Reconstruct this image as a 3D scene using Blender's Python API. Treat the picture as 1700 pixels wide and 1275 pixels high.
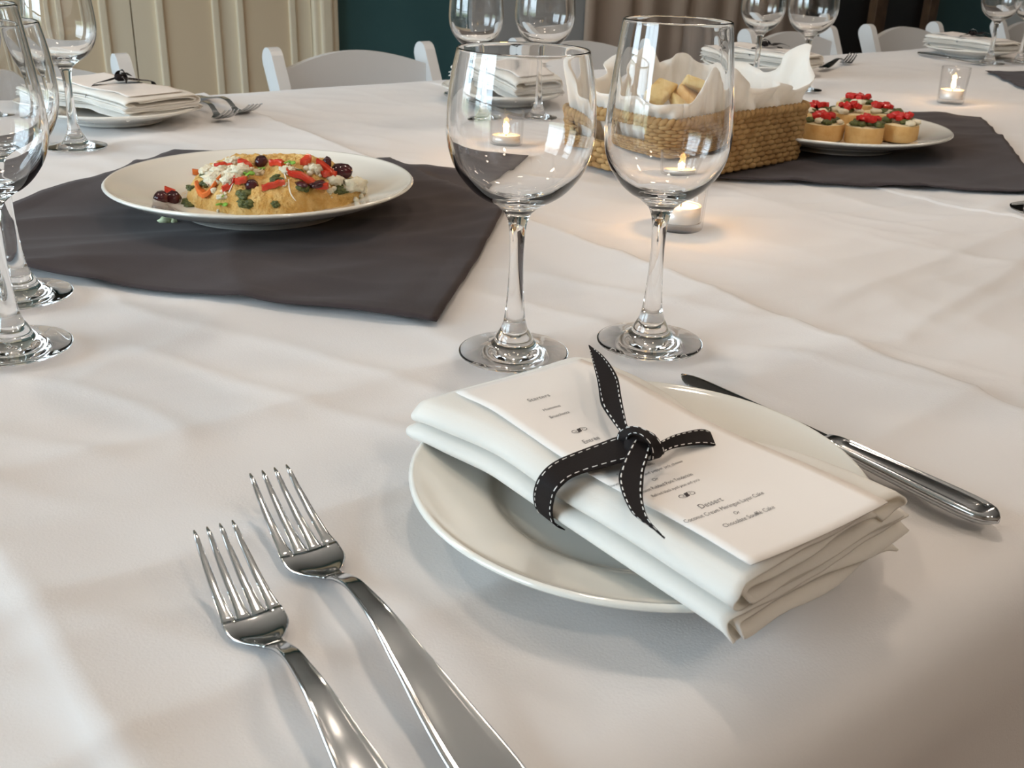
import bpy, bmesh, math, random
from mathutils import Vector, Matrix, noise
import numpy as np
R = random.Random(7)
PI = math.pi
C = bpy.context.scene.collection
for o in list(bpy.data.objects): bpy.data.objects.remove(o)

# ------------------------------------------------------------------ frame of reference
# World: X runs along the long table (u), Y across it towards the far wall (w), Z up; table top at z = T.
T = 0.74
CAM_H, FPX, PITCH, ROLL, YAW = 0.25076, 1713.4, math.radians(23.714), math.radians(1.918), math.radians(37.5)
def rotyaw(v): return Vector((v[0]*math.cos(YAW)+v[1]*math.sin(YAW), -v[0]*math.sin(YAW)+v[1]*math.cos(YAW), v[2]))
_R0, _U0, _F0 = Vector((1,0,0)), Vector((0,math.sin(PITCH),math.cos(PITCH))), Vector((0,math.cos(PITCH),-math.sin(PITCH)))
CR = rotyaw(_R0*math.cos(ROLL)+_U0*math.sin(ROLL)); CU = rotyaw(_U0*math.cos(ROLL)-_R0*math.sin(ROLL)); CF = rotyaw(_F0)
CO = Vector((0,0,T+CAM_H))
def ray(x, y): return CF + CR*((x-850)/FPX) - CU*((y-637.5)/FPX)
def P(x, y, z=0.0):
    """point of the plane z above the table top that the photograph shows at pixel x, y"""
    d = ray(x, y); k = (T+z-CO.z)/d.z
    return CO + d*k

# ------------------------------------------------------------------ camera, world, exposure
cam_d = bpy.data.cameras.new('camera'); cam = bpy.data.objects.new('camera', cam_d); C.objects.link(cam)
cam_d.sensor_width = 36; cam_d.lens = 36*FPX/1700; cam_d.clip_start = 0.02; cam_d.clip_end = 100
m = Matrix((CR, CU, -CF)).transposed().to_4x4(); m.translation = CO; cam.matrix_world = m
cam_d.dof.use_dof = True; cam_d.dof.focus_distance = 0.62; cam_d.dof.aperture_fstop = cam_d.lens/1.1
sc = bpy.context.scene; sc.camera = cam
sc.view_settings.view_transform = 'Standard'; sc.view_settings.look = 'None'
sc.view_settings.gamma = 1; sc.view_settings.use_curve_mapping = False
sc.view_settings.exposure = 0.20
try:
    sc.cycles.max_bounces = 16; sc.cycles.transmission_bounces = 14; sc.cycles.transparent_max_bounces = 24
    sc.cycles.glossy_bounces = 8; sc.cycles.diffuse_bounces = 5
    sc.cycles.sample_clamp_indirect = 25.0; sc.cycles.blur_glossy = 0.3
    sc.cycles.use_denoising = True
except Exception: pass
SKY = 11.0
world = bpy.data.worlds.new('sky'); sc.world = world; world.use_nodes = True
nt = world.node_tree; nt.nodes.clear()
wo = nt.nodes.new('ShaderNodeOutputWorld'); bg = nt.nodes.new('ShaderNodeBackground')
tc = nt.nodes.new('ShaderNodeTexCoord'); sx = nt.nodes.new('ShaderNodeSeparateXYZ'); rp = nt.nodes.new('ShaderNodeValToRGB')
nt.links.new(tc.outputs['Generated'], sx.inputs[0]); nt.links.new(sx.outputs['Z'], rp.inputs[0])
rp.color_ramp.elements[0].position = 0.0; rp.color_ramp.elements[0].color = (0.16,0.20,0.14,1)
rp.color_ramp.elements[1].position = 0.06; rp.color_ramp.elements[1].color = (0.72,0.88,1.0,1)
nt.links.new(rp.outputs[0], bg.inputs[0]); bg.inputs[1].default_value = SKY
nt.links.new(bg.outputs[0], wo.inputs[0])

LAMP_W = 14.5
CANDLE_W = 0.25

# ------------------------------------------------------------------ materials
MATS = {}
def mat(name, col=(.8,.8,.8), rough=.5, metal=0.0, spec=.5, trans=0.0, ior=1.45, sub=0.0, sheen=0.0, bump=None, emit=None, noise_col=None, coat=0.0):
    if name in MATS: return MATS[name]
    mt = bpy.data.materials.new(name); mt.use_nodes = True; n = mt.node_tree; b = n.nodes['Principled BSDF']
    b.inputs['Base Color'].default_value = (*col,1); b.inputs['Roughness'].default_value = rough
    b.inputs['Metallic'].default_value = metal; b.inputs['IOR'].default_value = ior
    b.inputs['Specular IOR Level'].default_value = spec
    b.inputs['Transmission Weight'].default_value = trans
    if sub: b.inputs['Subsurface Weight'].default_value = sub; b.inputs['Subsurface Radius'].default_value = (.01,.006,.003); b.inputs['Subsurface Scale'].default_value = 0.6
    if sheen: b.inputs['Sheen Weight'].default_value = sheen
    if coat: b.inputs['Coat Weight'].default_value = coat; b.inputs['Coat Roughness'].default_value = .05
    if emit: b.inputs['Emission Color'].default_value = (*emit[0],1); b.inputs['Emission Strength'].default_value = emit[1]
    tcn = n.nodes.new('ShaderNodeTexCoord')
    if noise_col:
        c2, scale, lo, hi = noise_col
        nz = n.nodes.new('ShaderNodeTexNoise'); nz.inputs['Scale'].default_value = scale; nz.inputs['Detail'].default_value = 5
        r = n.nodes.new('ShaderNodeValToRGB'); r.color_ramp.elements[0].position = lo; r.color_ramp.elements[1].position = hi
        r.color_ramp.elements[0].color = (*col,1); r.color_ramp.elements[1].color = (*c2,1)
        n.links.new(tcn.outputs['Object'], nz.inputs['Vector']); n.links.new(nz.outputs['Fac'], r.inputs[0]); n.links.new(r.outputs[0], b.inputs['Base Color'])
    if bump:
        scale, dist = bump
        nz = n.nodes.new('ShaderNodeTexNoise'); nz.inputs['Scale'].default_value = scale; nz.inputs['Detail'].default_value = 3
        bp = n.nodes.new('ShaderNodeBump'); bp.inputs['Distance'].default_value = dist; bp.inputs['Strength'].default_value = 1.0
        n.links.new(tcn.outputs['Object'], nz.inputs['Vector']); n.links.new(nz.outputs['Fac'], bp.inputs['Height']); n.links.new(bp.outputs[0], b.inputs['Normal'])
    MATS[name] = mt; return mt
def weave_mat(name, col, scale, dist, rough=.9, sheen=.2):
    """woven cloth: fine irregular thread grain"""
    mt = mat(name, col, rough, sheen=sheen, spec=.2); n = mt.node_tree; b = n.nodes['Principled BSDF']
    tcn = n.nodes.new('ShaderNodeTexCoord'); nz = n.nodes.new('ShaderNodeTexNoise'); nz.inputs['Scale'].default_value = scale; nz.inputs['Detail'].default_value = 3
    bp = n.nodes.new('ShaderNodeBump'); bp.inputs['Distance'].default_value = dist; bp.inputs['Strength'].default_value = .8
    n.links.new(tcn.outputs['Object'], nz.inputs['Vector']); n.links.new(nz.outputs['Fac'], bp.inputs['Height']); n.links.new(bp.outputs[0], b.inputs['Normal'])
    return mt
def thin_glass(name, col=(1,1,1), rough=0.0):
    """thin-walled glass: Fresnel reflection over straight transmission"""
    mt = bpy.data.materials.new(name); mt.use_nodes = True; n = mt.node_tree; n.nodes.clear()
    o = n.nodes.new('ShaderNodeOutputMaterial'); mx = n.nodes.new('ShaderNodeMixShader')
    lw = n.nodes.new('ShaderNodeLayerWeight'); lw.inputs[0].default_value = .5
    pw = n.nodes.new('ShaderNodeMath'); pw.operation = 'POWER'; pw.inputs[1].default_value = 5; f = n.nodes.new('ShaderNodeMath'); f.operation = 'MULTIPLY_ADD'; f.inputs[1].default_value = .94; f.inputs[2].default_value = .045
    n.links.new(lw.outputs['Facing'], pw.inputs[0]); n.links.new(pw.outputs[0], f.inputs[0])
    t = n.nodes.new('ShaderNodeBsdfTransparent'); t.inputs[0].default_value = (*col,1); g = n.nodes.new('ShaderNodeBsdfGlossy'); g.inputs['Roughness'].default_value = rough
    n.links.new(f.outputs[0], mx.inputs[0]); n.links.new(t.outputs[0], mx.inputs[1]); n.links.new(g.outputs[0], mx.inputs[2]); n.links.new(mx.outputs[0], o.inputs[0])
    return mt
M_CLOTH = weave_mat('white_table_linen', (.69,.672,.668), 900, .00015)
M_NAPKIN = weave_mat('white_napkin_cotton', (.93,.925,.90), 1100, .00012)
def add_translucent(mt, col, k):
    n=mt.node_tree; b=n.nodes['Principled BSDF']; o=[x for x in n.nodes if x.type=='OUTPUT_MATERIAL'][0]
    t=n.nodes.new('ShaderNodeBsdfTranslucent'); t.inputs[0].default_value=(*col,1); mx=n.nodes.new('ShaderNodeMixShader'); mx.inputs[0].default_value=k
    n.links.new(b.outputs[0],mx.inputs[1]); n.links.new(t.outputs[0],mx.inputs[2]); n.links.new(mx.outputs[0],o.inputs[0])
add_translucent(M_NAPKIN,(.95,.88,.78),.33)
M_DARK = weave_mat('charcoal_linen', (.052,.041,.043), 700, .00015, sheen=.08)
M_RIBBON = weave_mat('black_grosgrain', (.012,.009,.009), 900, .00010, rough=.75, sheen=.0)
M_STITCH = mat('white_thread', (.85,.83,.8), .7)
M_CARD = mat('menu_card_stock', (.82,.775,.74), .7, bump=(900,.00003))
M_INK = mat('printing_ink', (.06,.05,.05), .7)
M_CHINA = mat('white_china', (.80,.785,.73), .10, coat=.6)
M_STEEL = mat('polished_steel', (.58,.60,.62), .11, metal=1.0)
M_GLASS = mat('clear_glass', (1,1,1), 0.0, trans=1.0, ior=1.5)
M_THIN = thin_glass('thin_candle_glass', (.985,.985,.985))
M_PANE = thin_glass('window_pane_glass', (.97,.98,.98))
M_WAX = mat('candle_wax', (.88,.80,.70), .4, sub=.5)
M_CUP = mat('tea_light_cup', (.75,.73,.70), .35, metal=.3)
M_WICK = mat('wick', (.02,.015,.01), .9)
M_FLAME = mat('flame', (1,.6,.2), .5, emit=((1,.55,.18), 40))
M_HUMMUS = mat('hummus', (.60,.34,.085), .7, sub=.1, bump=(300,.0035), noise_col=((.72,.48,.18),110,.4,.65))
M_PEPPER = mat('red_pepper', (.55,.035,.018), .25, noise_col=((.66,.09,.03),90,.4,.7))
M_ORANGE = mat('orange_pepper', (.70,.17,.035), .3)
M_OLIVE = mat('dark_olive', (.035,.008,.012), .18, noise_col=((.10,.02,.025),80,.45,.7))
M_FETA = mat('feta_cheese', (.80,.73,.56), .8, bump=(600,.0015), sub=.1)
M_PESTO = mat('green_pesto', (.05,.065,.015), .45, bump=(700,.001), noise_col=((.14,.15,.04),300,.4,.6))
M_GREEN = mat('fresh_green_leaf', (.20,.42,.05), .45)
M_SPROUT = mat('white_sprout', (.85,.82,.74), .4)
M_CRUST = mat('bread_crust', (.68,.43,.17), .7, bump=(300,.0006), noise_col=((.55,.29,.08),60,.45,.75))
M_TOAST = mat('pale_toast', (.74,.58,.28), .8, bump=(400,.0008), noise_col=((.62,.40,.14),60,.45,.7))
M_CRUMB = mat('bread_crumb', (.82,.68,.42), .85, bump=(400,.0012))
M_TOMATO = mat('diced_tomato', (.55,.025,.022), .2)
M_STRAW = mat('seagrass_rope', (.30,.17,.062), .8, noise_col=((.47,.31,.135),70,.35,.7), bump=(600,.0006))
M_CHAIR = mat('white_chair_resin', (.62,.62,.62), .35)
M_SEAT = mat('white_chair_vinyl', (.72,.71,.70), .5)
M_CREAM = mat('cream_paint', (.80,.71,.54), .5)
M_CREAM2 = mat('cream_panel_paint', (.72,.59,.41), .55)
M_TEAL = mat('teal_wall_paint', (.042,.115,.125), .65, noise_col=((.050,.130,.138),3,.3,.7))
M_GREYW = mat('grey_door_paint', (.46,.47,.47), .6)
M_DRAPE = mat('taupe_drape', (.56,.43,.33), .85, sheen=.3, bump=(300,.0004))
M_DARKO = mat('doorway_shade', (.008,.008,.009), .4)  # near-black that stands for the shade inside the open doorway
M_WOOD = mat('brown_wood', (.16,.085,.04), .5, noise_col=((.10,.05,.025),6,.4,.6))
M_FLOOR = mat('oak_floor', (.25,.165,.12), .45, noise_col=((.20,.13,.095),4,.4,.6))
M_WALLD = mat('warm_wall_paint', (.66,.58,.50), .8)
M_WALLP = mat('pale_wall_paint', (.62,.59,.54), .8)
M_CEIL = mat('ceiling_paint', (.42,.44,.47), .9)
M_SHADE = mat('opal_lamp_glass', (.9,.85,.75), .4)
M_BULB = mat('opal_lamp_globe', (.9,.85,.75), .3, emit=((1,.83,.67), LAMP_W*5.2))
M_BRASS = mat('dark_bronze', (.10,.07,.045), .4, metal=.8)

# ------------------------------------------------------------------ mesh helpers
def link(name, V, F, material, parent=None, loc=(0,0,0), smooth=True, normals=None):
    """one mesh object; V are world points, loc becomes its origin (a child takes the origin of its parent)"""
    if parent is not None:
        base = parent['_o']
    else: base = loc
    bx, by, bz = base
    me = bpy.data.meshes.new(name)
    me.from_pydata([(v[0]-bx, v[1]-by, v[2]-bz) for v in V], [], F)
    me.polygons.foreach_set('use_smooth', [smooth]*len(F))
    me.materials.append(material)
    me.update()
    if normals is not None: me.normals_split_custom_set_from_vertices([tuple(x) for x in normals])
    o = bpy.data.objects.new(name, me); C.objects.link(o)
    o['_o'] = tuple(base)
    if parent is not None: o.parent = parent
    else: o.location = base
    return o
def thing(name, label, cat, loc, group=None):
    o = bpy.data.objects.new(name, None); C.objects.link(o); o.location = loc; o['_o'] = tuple(loc)
    o.empty_display_size = .05
    return tag(o, label, cat, group)
def tag(o, label, cat, group=None):
    o['label'] = label; o['category'] = cat
    if group: o['group'] = group
    return o
def struct(o): o['kind'] = 'structure'; return o
def copy_tree(o, parent=None):
    c = o.copy(); C.objects.link(c)
    if parent is not None: c.parent = parent
    for ch in list(o.children): copy_tree(ch, c)
    return c
def cr(pts, n):
    """Catmull-Rom through points, n steps a span"""
    a = [np.array(p, float) for p in pts]; a = [2*a[0]-a[1]]+a+[2*a[-1]-a[-2]]; out = []
    for i in range(1, len(a)-2):
        p0,p1,p2,p3 = a[i-1],a[i],a[i+1],a[i+2]
        for k in range(n):
            t = k/n
            out.append(.5*((2*p1)+(-p0+p2)*t+(2*p0-5*p1+4*p2-p3)*t*t+(-p0+3*p1-3*p2+p3)*t**3))
    out.append(a[-2]); return out
class B:
    """collects shapes into one mesh"""
    def __init__(s): s.V=[]; s.F=[]; s.N=None
    def add(s, V, F):
        k=len(s.V); s.V += [tuple(v) for v in V]; s.F += [tuple(i+k for i in f) for f in F]; return s
    def box(s, x0,x1,y0,y1,z0,z1, mtx=None):
        V=[Vector((x,y,z)) for z in (z0,z1) for y in (y0,y1) for x in (x0,x1)]
        if mtx: V=[mtx@v for v in V]
        return s.add(V, [(0,2,3,1),(4,5,7,6),(0,1,5,4),(2,6,7,3),(0,4,6,2),(1,3,7,5)])
    def bev(s, x0,x1,y0,y1,z0,z1, r, mtx=None, seg=2):
        bm=bmesh.new(); bmesh.ops.create_cube(bm,size=1)
        for v in bm.verts: v.co=Vector(((x0+x1)/2+v.co.x*(x1-x0),(y0+y1)/2+v.co.y*(y1-y0),(z0+z1)/2+v.co.z*(z1-z0)))
        bmesh.ops.bevel(bm,geom=bm.edges[:],offset=r,segments=seg,profile=.6,affect='EDGES')
        if mtx: bmesh.ops.transform(bm,matrix=mtx,verts=bm.verts)
        bm.verts.index_update(); s.add([v.co[:] for v in bm.verts],[[v.index for v in f.verts] for f in bm.faces]); bm.free(); return s
    def lathe(s, prof, n, c=(0,0,0), closed=False, sx=1.0, sy=1.0, rot=0.0, cap=False):
        k0=len(s.V); V=[]; F=[]
        for (r,z) in prof:
            for i in range(n):
                a=2*PI*i/n; x=r*math.cos(a)*sx; y=r*math.sin(a)*sy
                V.append((c[0]+x*math.cos(rot)-y*math.sin(rot), c[1]+x*math.sin(rot)+y*math.cos(rot), c[2]+z))
        m=len(prof)
        for j in range(m if closed else m-1):
            for i in range(n):
                a=j*n+i; b=j*n+(i+1)%n; c2=((j+1)%m)*n+(i+1)%n; d=((j+1)%m)*n+i
                F.append((a,b,c2,d))
        if cap:
            F.append(tuple(reversed(range(n)))); F.append(tuple(range((m-1)*n, m*n)))
        return s.add(V,F)
    def tube(s, pts, rad, n=8, cap=True, sq=1.0):
        pts=[Vector(p) for p in pts]; V=[]; F=[]; up=Vector((0,0,1))
        for i,p in enumerate(pts):
            d=(pts[min(i+1,len(pts)-1)]-pts[max(i-1,0)]).normalized()
            a=d.cross(up)
            if a.length<1e-3: a=d.cross(Vector((1,0,0)))
            a.normalize(); b=a.cross(d).normalized(); r=rad[i] if isinstance(rad,(list,tuple)) else rad
            for k in range(n):
                t=2*PI*k/n; V.append(p+a*(r*math.cos(t))+b*(r*math.sin(t)*sq))
        for i in range(len(pts)-1):
            for k in range(n): F.append((i*n+k,i*n+(k+1)%n,(i+1)*n+(k+1)%n,(i+1)*n+k))
        if cap: F.append(tuple(reversed(range(n)))); F.append(tuple(range((len(pts)-1)*n,len(pts)*n)))
        return s.add(V,F)
    def blob(s, c, r, amp=.25, seed=0, sub=2, freq=1.0, sc=(1,1,1), rot=None):
        bm=bmesh.new(); bmesh.ops.create_icosphere(bm,subdivisions=sub,radius=1)
        V=[]
        for v in bm.verts:
            k=1+amp*noise.noise(v.co*freq*1.6+Vector((seed*3.7,seed*1.3,seed*.7)))
            q=Vector((v.co.x*sc[0],v.co.y*sc[1],v.co.z*sc[2]))*k*r
            if rot: q=rot@q
            V.append((c[0]+q.x,c[1]+q.y,c[2]+q.z))
        bm.verts.index_update(); s.add(V,[[v.index for v in f.verts] for f in bm.faces]); bm.free(); return s
    def grid(s, nu, nv, fn, flip=False):
        V=[fn(i/(nu-1),j/(nv-1)) for j in range(nv) for i in range(nu)]; F=[]
        for j in range(nv-1):
            for i in range(nu-1):
                q=(j*nu+i,j*nu+i+1,(j+1)*nu+i+1,(j+1)*nu+i); F.append(tuple(reversed(q)) if flip else q)
        return s.add(V,F)
    def build(s, name, material, parent=None, loc=(0,0,0), smooth=True):
        return link(name, s.V, s.F, material, parent, loc, smooth)
def sheet(path, extr, th):
    """thick sheet: path = list of rows (each row a list of points), offset along the mesh normal"""
    nj=len(path); ni=len(path[0]); Pm=np.array([[list(p) for p in row] for row in path])
    du=np.gradient(Pm,axis=1); dv=np.gradient(Pm,axis=0); N=np.cross(du,dv); N/=np.linalg.norm(N,axis=2,keepdims=True)+1e-12
    A=Pm+N*th/2; Bm=Pm-N*th/2
    V=[tuple(x) for x in A.reshape(-1,3)]+[tuple(x) for x in Bm.reshape(-1,3)]; F=[]; o=ni*nj
    for j in range(nj-1):
        for i in range(ni-1):
            a,b,c,d=j*ni+i,j*ni+i+1,(j+1)*ni+i+1,(j+1)*ni+i
            F.append((a,b,c,d)); F.append((o+d,o+c,o+b,o+a))
    for j in range(nj-1):
        a,d=j*ni,(j+1)*ni; F.append((a,d,o+d,o+a)); a,d=j*ni+ni-1,(j+1)*ni+ni-1; F.append((d,a,o+a,o+d))
    for i in range(ni-1):
        F.append((i+1,i,o+i,o+i+1)); k=(nj-1)*ni; F.append((k+i,k+i+1,o+k+i+1,o+k+i))
    return V,F,N

# ------------------------------------------------------------------ the room (setting)
X0, X1, Y0, Y1, ZC = -2.6, 9.5, -3.2, 5.3, 3.0
K = Y1/2.9
struct(B().box(X0,X1,Y0,Y1,-.1,0).build('floor', M_FLOOR, smooth=False))
struct(B().box(X0-.2,X1+.2,Y0-.2,Y1+.2,ZC,ZC+.1).build('ceiling', M_CEIL, smooth=False))
struct(B().box(X1,X1+.15,Y0,Y1,0,ZC).build('wall_right', M_WALLP, smooth=False))
struct(B().box(X0,X1,Y0-.15,Y0,0,ZC).build('wall_front', M_WALLD, smooth=False))
# far wall, in the colour it has where it shows: teal plaster
wall_back = struct(B().box(X0,X1,Y1,Y1+.15,0,ZC).build('wall_back', M_TEAL, smooth=False))
# left wall with three tall windows
WIN = [(.1,1.8),(2.5,4.2)]
wl = B(); z0w, z1w = .55, 2.65
ys = [Y0]+[v for p in WIN for v in p]+[Y1]
for i in range(0,len(ys),2): wl.box(X0-.15,X0,ys[i],ys[i+1],0,ZC)
for a,b in WIN: wl.box(X0-.15,X0,a,b,0,z0w).box(X0-.15,X0,a,b,z1w,ZC)
struct(wl.build('wall_left', M_WALLP, smooth=False))
for k,(a,b) in enumerate(WIN):
    f = B()
    f.box(X0-.12,X0+.02,a,a+.07,z0w,z1w).box(X0-.12,X0+.02,b-.07,b,z0w,z1w).box(X0-.12,X0+.02,a,b,z0w,z0w+.07).box(X0-.12,X0+.02,a,b,z1w-.07,z1w)
    w = struct(f.build('window_%d'%(k+1), M_CHAIR, smooth=False))
    g = B()
    for t in (1/3,2/3): y=a+(b-a)*t; g.box(X0-.09,X0-.05,y-.015,y+.015,z0w+.07,z1w-.07)
    for t in (.25,.5,.75): z=z0w+(z1w-z0w)*t; g.box(X0-.088,X0-.052,a+.07,b-.07,z-.015,z+.015)
    g.build('muntins', M_CHAIR, w, smooth=False)
    B().grid(2,2,lambda s,t:(X0-.07,a+.07+(b-a-.14)*s,z0w+.07+(z1w-z0w-.14)*t)).build('pane', M_PANE, w, smooth=False)
    B().box(X0-.02,X0+.10,a-.06,b+.06,z0w-.04,z0w).build('window_sill', M_CHAIR, w, smooth=False)
    # daylight portal filling the opening
    L = bpy.data.lights.new('window_daylight','AREA'); L.shape='RECTANGLE'; L.size=b-a; L.size_y=z1w-z0w
    try: L.cycles.is_portal = True
    except Exception: pass
    lo = bpy.data.objects.new('window_daylight',L); C.objects.link(lo); lo.location=(X0-.16,(a+b)/2,(z0w+z1w)/2); lo.rotation_euler=(PI/2,0,-PI/2)

# far wall dressing -------------------------------------------------
def ux(x, y, yy): # u where pixel column meets the plane Y = yy
    d = ray(x,y); k = yy/d.y; p = CO+d*k; return p.x
yw = Y1
pl, pr = ux(60,60,yw)-1.2, ux(552,40,yw)
# panelled cream doors: four leaves, each stile-and-rail with two raised mouldings
lead = [ux(165,60,yw), ux(217,60,yw), ux(372,60,yw), ux(499,60,yw)]
def door(k, a, b, panels):
    d = struct(B().box(a+.004,b-.004,yw-.05,yw,.02,2.3).build('door_%d'%k, M_CREAM, smooth=False))
    for (p0,p1) in panels:
        for z0,z1 in ((.165,1.05),(1.2,2.18)):
            B().box(p0,p1,yw-.054,yw-.04,z0,z1).build('door_panel', M_CREAM2, d, smooth=False)
            f=B(); t=.035
            f.bev(p0-t,p0,yw-.068,yw-.045,z0-t,z1+t,.006).bev(p1,p1+t,yw-.068,yw-.045,z0-t,z1+t,.006)
            f.bev(p0,p1,yw-.068,yw-.045,z0-t,z0,.006).bev(p0,p1,yw-.068,yw-.045,z1,z1+t,.006)
            f.build('moulding', M_CREAM, d, smooth=False)
    return d
xa = ux(217,60,yw)
e = lambda px: ux(px,60,yw)
door(1, pl, e(217), [(e(20),e(60)),(e(105),e(163))])
door(2, e(217), e(512), [(e(268),e(348)),(e(399),e(474))])
struct(B().bev(e(512),e(552),yw-.08,yw,.0,2.42,.012).bev(e(522),e(540),yw-.10,yw-.06,0,2.42,.012).build('trim_1', M_CREAM, smooth=False))
struct(B().bev(e(552),X1,yw-.02,yw,0,.11,.004).build('baseboard_back', M_CREAM2, smooth=False))
# grey door leaf
struct(B().bev(e(768),e(960),yw-.06,yw,0,2.3,.01).build('door_3', M_GREYW, smooth=False))
# dark of the open doorway put in as a black slab, with brown posts
struct(B().bev(e(1305),e(1540),yw-.03,yw,0,2.4,.005).build('door_4', M_DARKO, smooth=False))
for i,(a,b) in enumerate(((1430,1448),(1518,1532))):
    struct(B().bev(e(a),e(b),yw-.10,yw,0,2.4,.006).build('trim_%d'%(i+2), M_WOOD, smooth=False))
# drape: pleated cloth in front of the far wall
def drape(a, b, name, label, y, amp, nf, m):
    n=nf*10
    rows=[[(a+(b-a)*i/n, y-amp*(1+math.sin(i/n*nf*2*PI+.7*math.sin(i*.37)))*(.7+.3*z/2.5), z) for i in range(n+1)] for z in (.02,.7,1.4,2.1,2.6)]
    V,F,_=sheet(rows,None,.003)
    o=link(name,V,F,m); return tag(o,label,'curtain')
drape(e(955), e(1312), 'curtain', 'taupe floor-length curtain in soft pleats beside the black doorway', yw-.06, .028, 8, M_DRAPE)
B().tube([(e(940),yw-.14,2.66),(e(1325),yw-.14,2.66)],.014,10).build('curtain_rod', M_BRASS)
tag(bpy.data.objects['curtain_rod'], 'dark rod that the taupe curtain hangs from', 'curtain rod')

# ceiling pendants (warm light); the last two are added fill from the near side
PEND = [(-.25,1.55,2.25),(.55,.75,2.30),(1.75,1.35,2.25),(3.1,1.15,2.25),(1.5,-.7,2.25),(.3,-.9,1.98)]
pend_lab = ['first','third','fifth','sixth','fourth (added front fill)','second (added front fill)']
for i,(x,y,z) in enumerate(PEND):
    t = thing('pendant_lamp', '%s warm pendant lamp above the table, counted from the windows'%pend_lab[i], 'lamp', (x,y,ZC), 'pendant lamps over the table')
    B().tube([(x,y,ZC),(x,y,z+.15)],.004,8).build('cord', M_BRASS, t)
    B().lathe([(.0,-.02),(.05,-.02),(.05,0),(0,0)],20,(x,y,ZC)).build('canopy', M_BRASS, t)
    B().lathe([(.0001,.155),(.022,.15),(.026,.12),(.03,.075),(.0001,.07)],20,(x,y,z)).build('fitting', M_BRASS, t)
    B().lathe([(.03,.085)]+[(.07*math.sin(a_),.07*math.cos(a_)) for a_ in np.linspace(.45,PI-.01,14)],28,(x,y,z)).build('globe', M_BULB, t)

# ------------------------------------------------------------------ the table and its cloth
TX0, TX1, TY0, TY1 = -.22, 4.1, .182, 1.625
t = thing('banquet_table','long banquet table hidden beneath the white cloth','table',(2,.9,0))
B().bev(TX0,TX1,TY0,TY1,T-.045,T-.012,.004).build('tabletop', M_WOOD, t, smooth=False)
for x in (TX0+.2,TX1-.2):
    for y in (TY0+.12,TY1-.12): B().tube([(x,y,0),(x,y,T-.045)],.018,10).build('leg', M_BRASS, t)
def ridge(d, a, sl, sr): return a*(math.exp(-abs(d)/sl) if d<0 else math.exp(-abs(d)/sr))
def smooth01(x): x=max(0,min(1,x)); return x*x*(3-2*x)
def cloth_h(u, w):
    h = -.0038+.0009*noise.noise(Vector((u*3.1,w*3.1,1.3)))+.0006*noise.noise(Vector((u*8,w*8,4.1)))
    # folds across the table
    h += ridge(u-(.583+.03*(w-.6)), .0080, .05, .005)*smooth01((w-.1)/.2)
    h += 0
    h += ridge(u-(.052+.006*math.sin(w*7)), .0055, .008, .06)
    h += ridge(u-1.55, .002, .03, .01)+ridge(u-2.1, .002, .03, .01)+ridge(u-2.7,.002,.02,.02)
    # folds along the table
    fl = smooth01((.62-u)/.05)
    h += ridge(w-(.283+.004*math.sin(u*12)), .0045, .009, .04)*(.3+.7*fl)
    h += ridge(w-(.374+.006*math.sin(u*6)), .0036, .012, .04)*(.35+.65*fl)*smooth01((u+.02)/.06)
    h += ridge(w-(.492+.02*u), .0042, .014, .045)*(.35+.65*fl)
    rt = smooth01((u-.60)/.03)*smooth01((1.05-u)/.03)
    h += ridge(w-(.365+.20*(u-.6)), .0040, .008, .03)*rt + ridge(w-(.44+.12*(u-.6)), .0028, .008, .02)*rt
    h += ridge(u-.72-.02*math.sin(w*14), .0012, .015, .03)*smooth01((.62-w)/.08)
    q = noise.noise(Vector((u*13+w*6,w*5-u*3,7.1))); h += .0017*(1-abs(q)*2.4 if abs(q)<.4 else .04)**2
    q = noise.noise(Vector((u*5-w*3,w*15+u*4,9.1))); h += .0015*(1-abs(q)*2.6 if abs(q)<.38 else .01)**2
    h += .0004*noise.noise(Vector((u*27,w*27,3.3)))
    h += (.0016 if u>1.02+.006*math.sin(w*5) else 0)
    h += ridge(u-.86, .0012, .01, .01)+ridge(w-.545,.0012,.012,.012)*smooth01((u-.55)/.1)+ridge(w-.70,.0012,.01,.015)
    h += ridge(w-.96, .002, .02, .02)+ridge(w-1.3, .0016, .02, .02)
    return h
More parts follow.
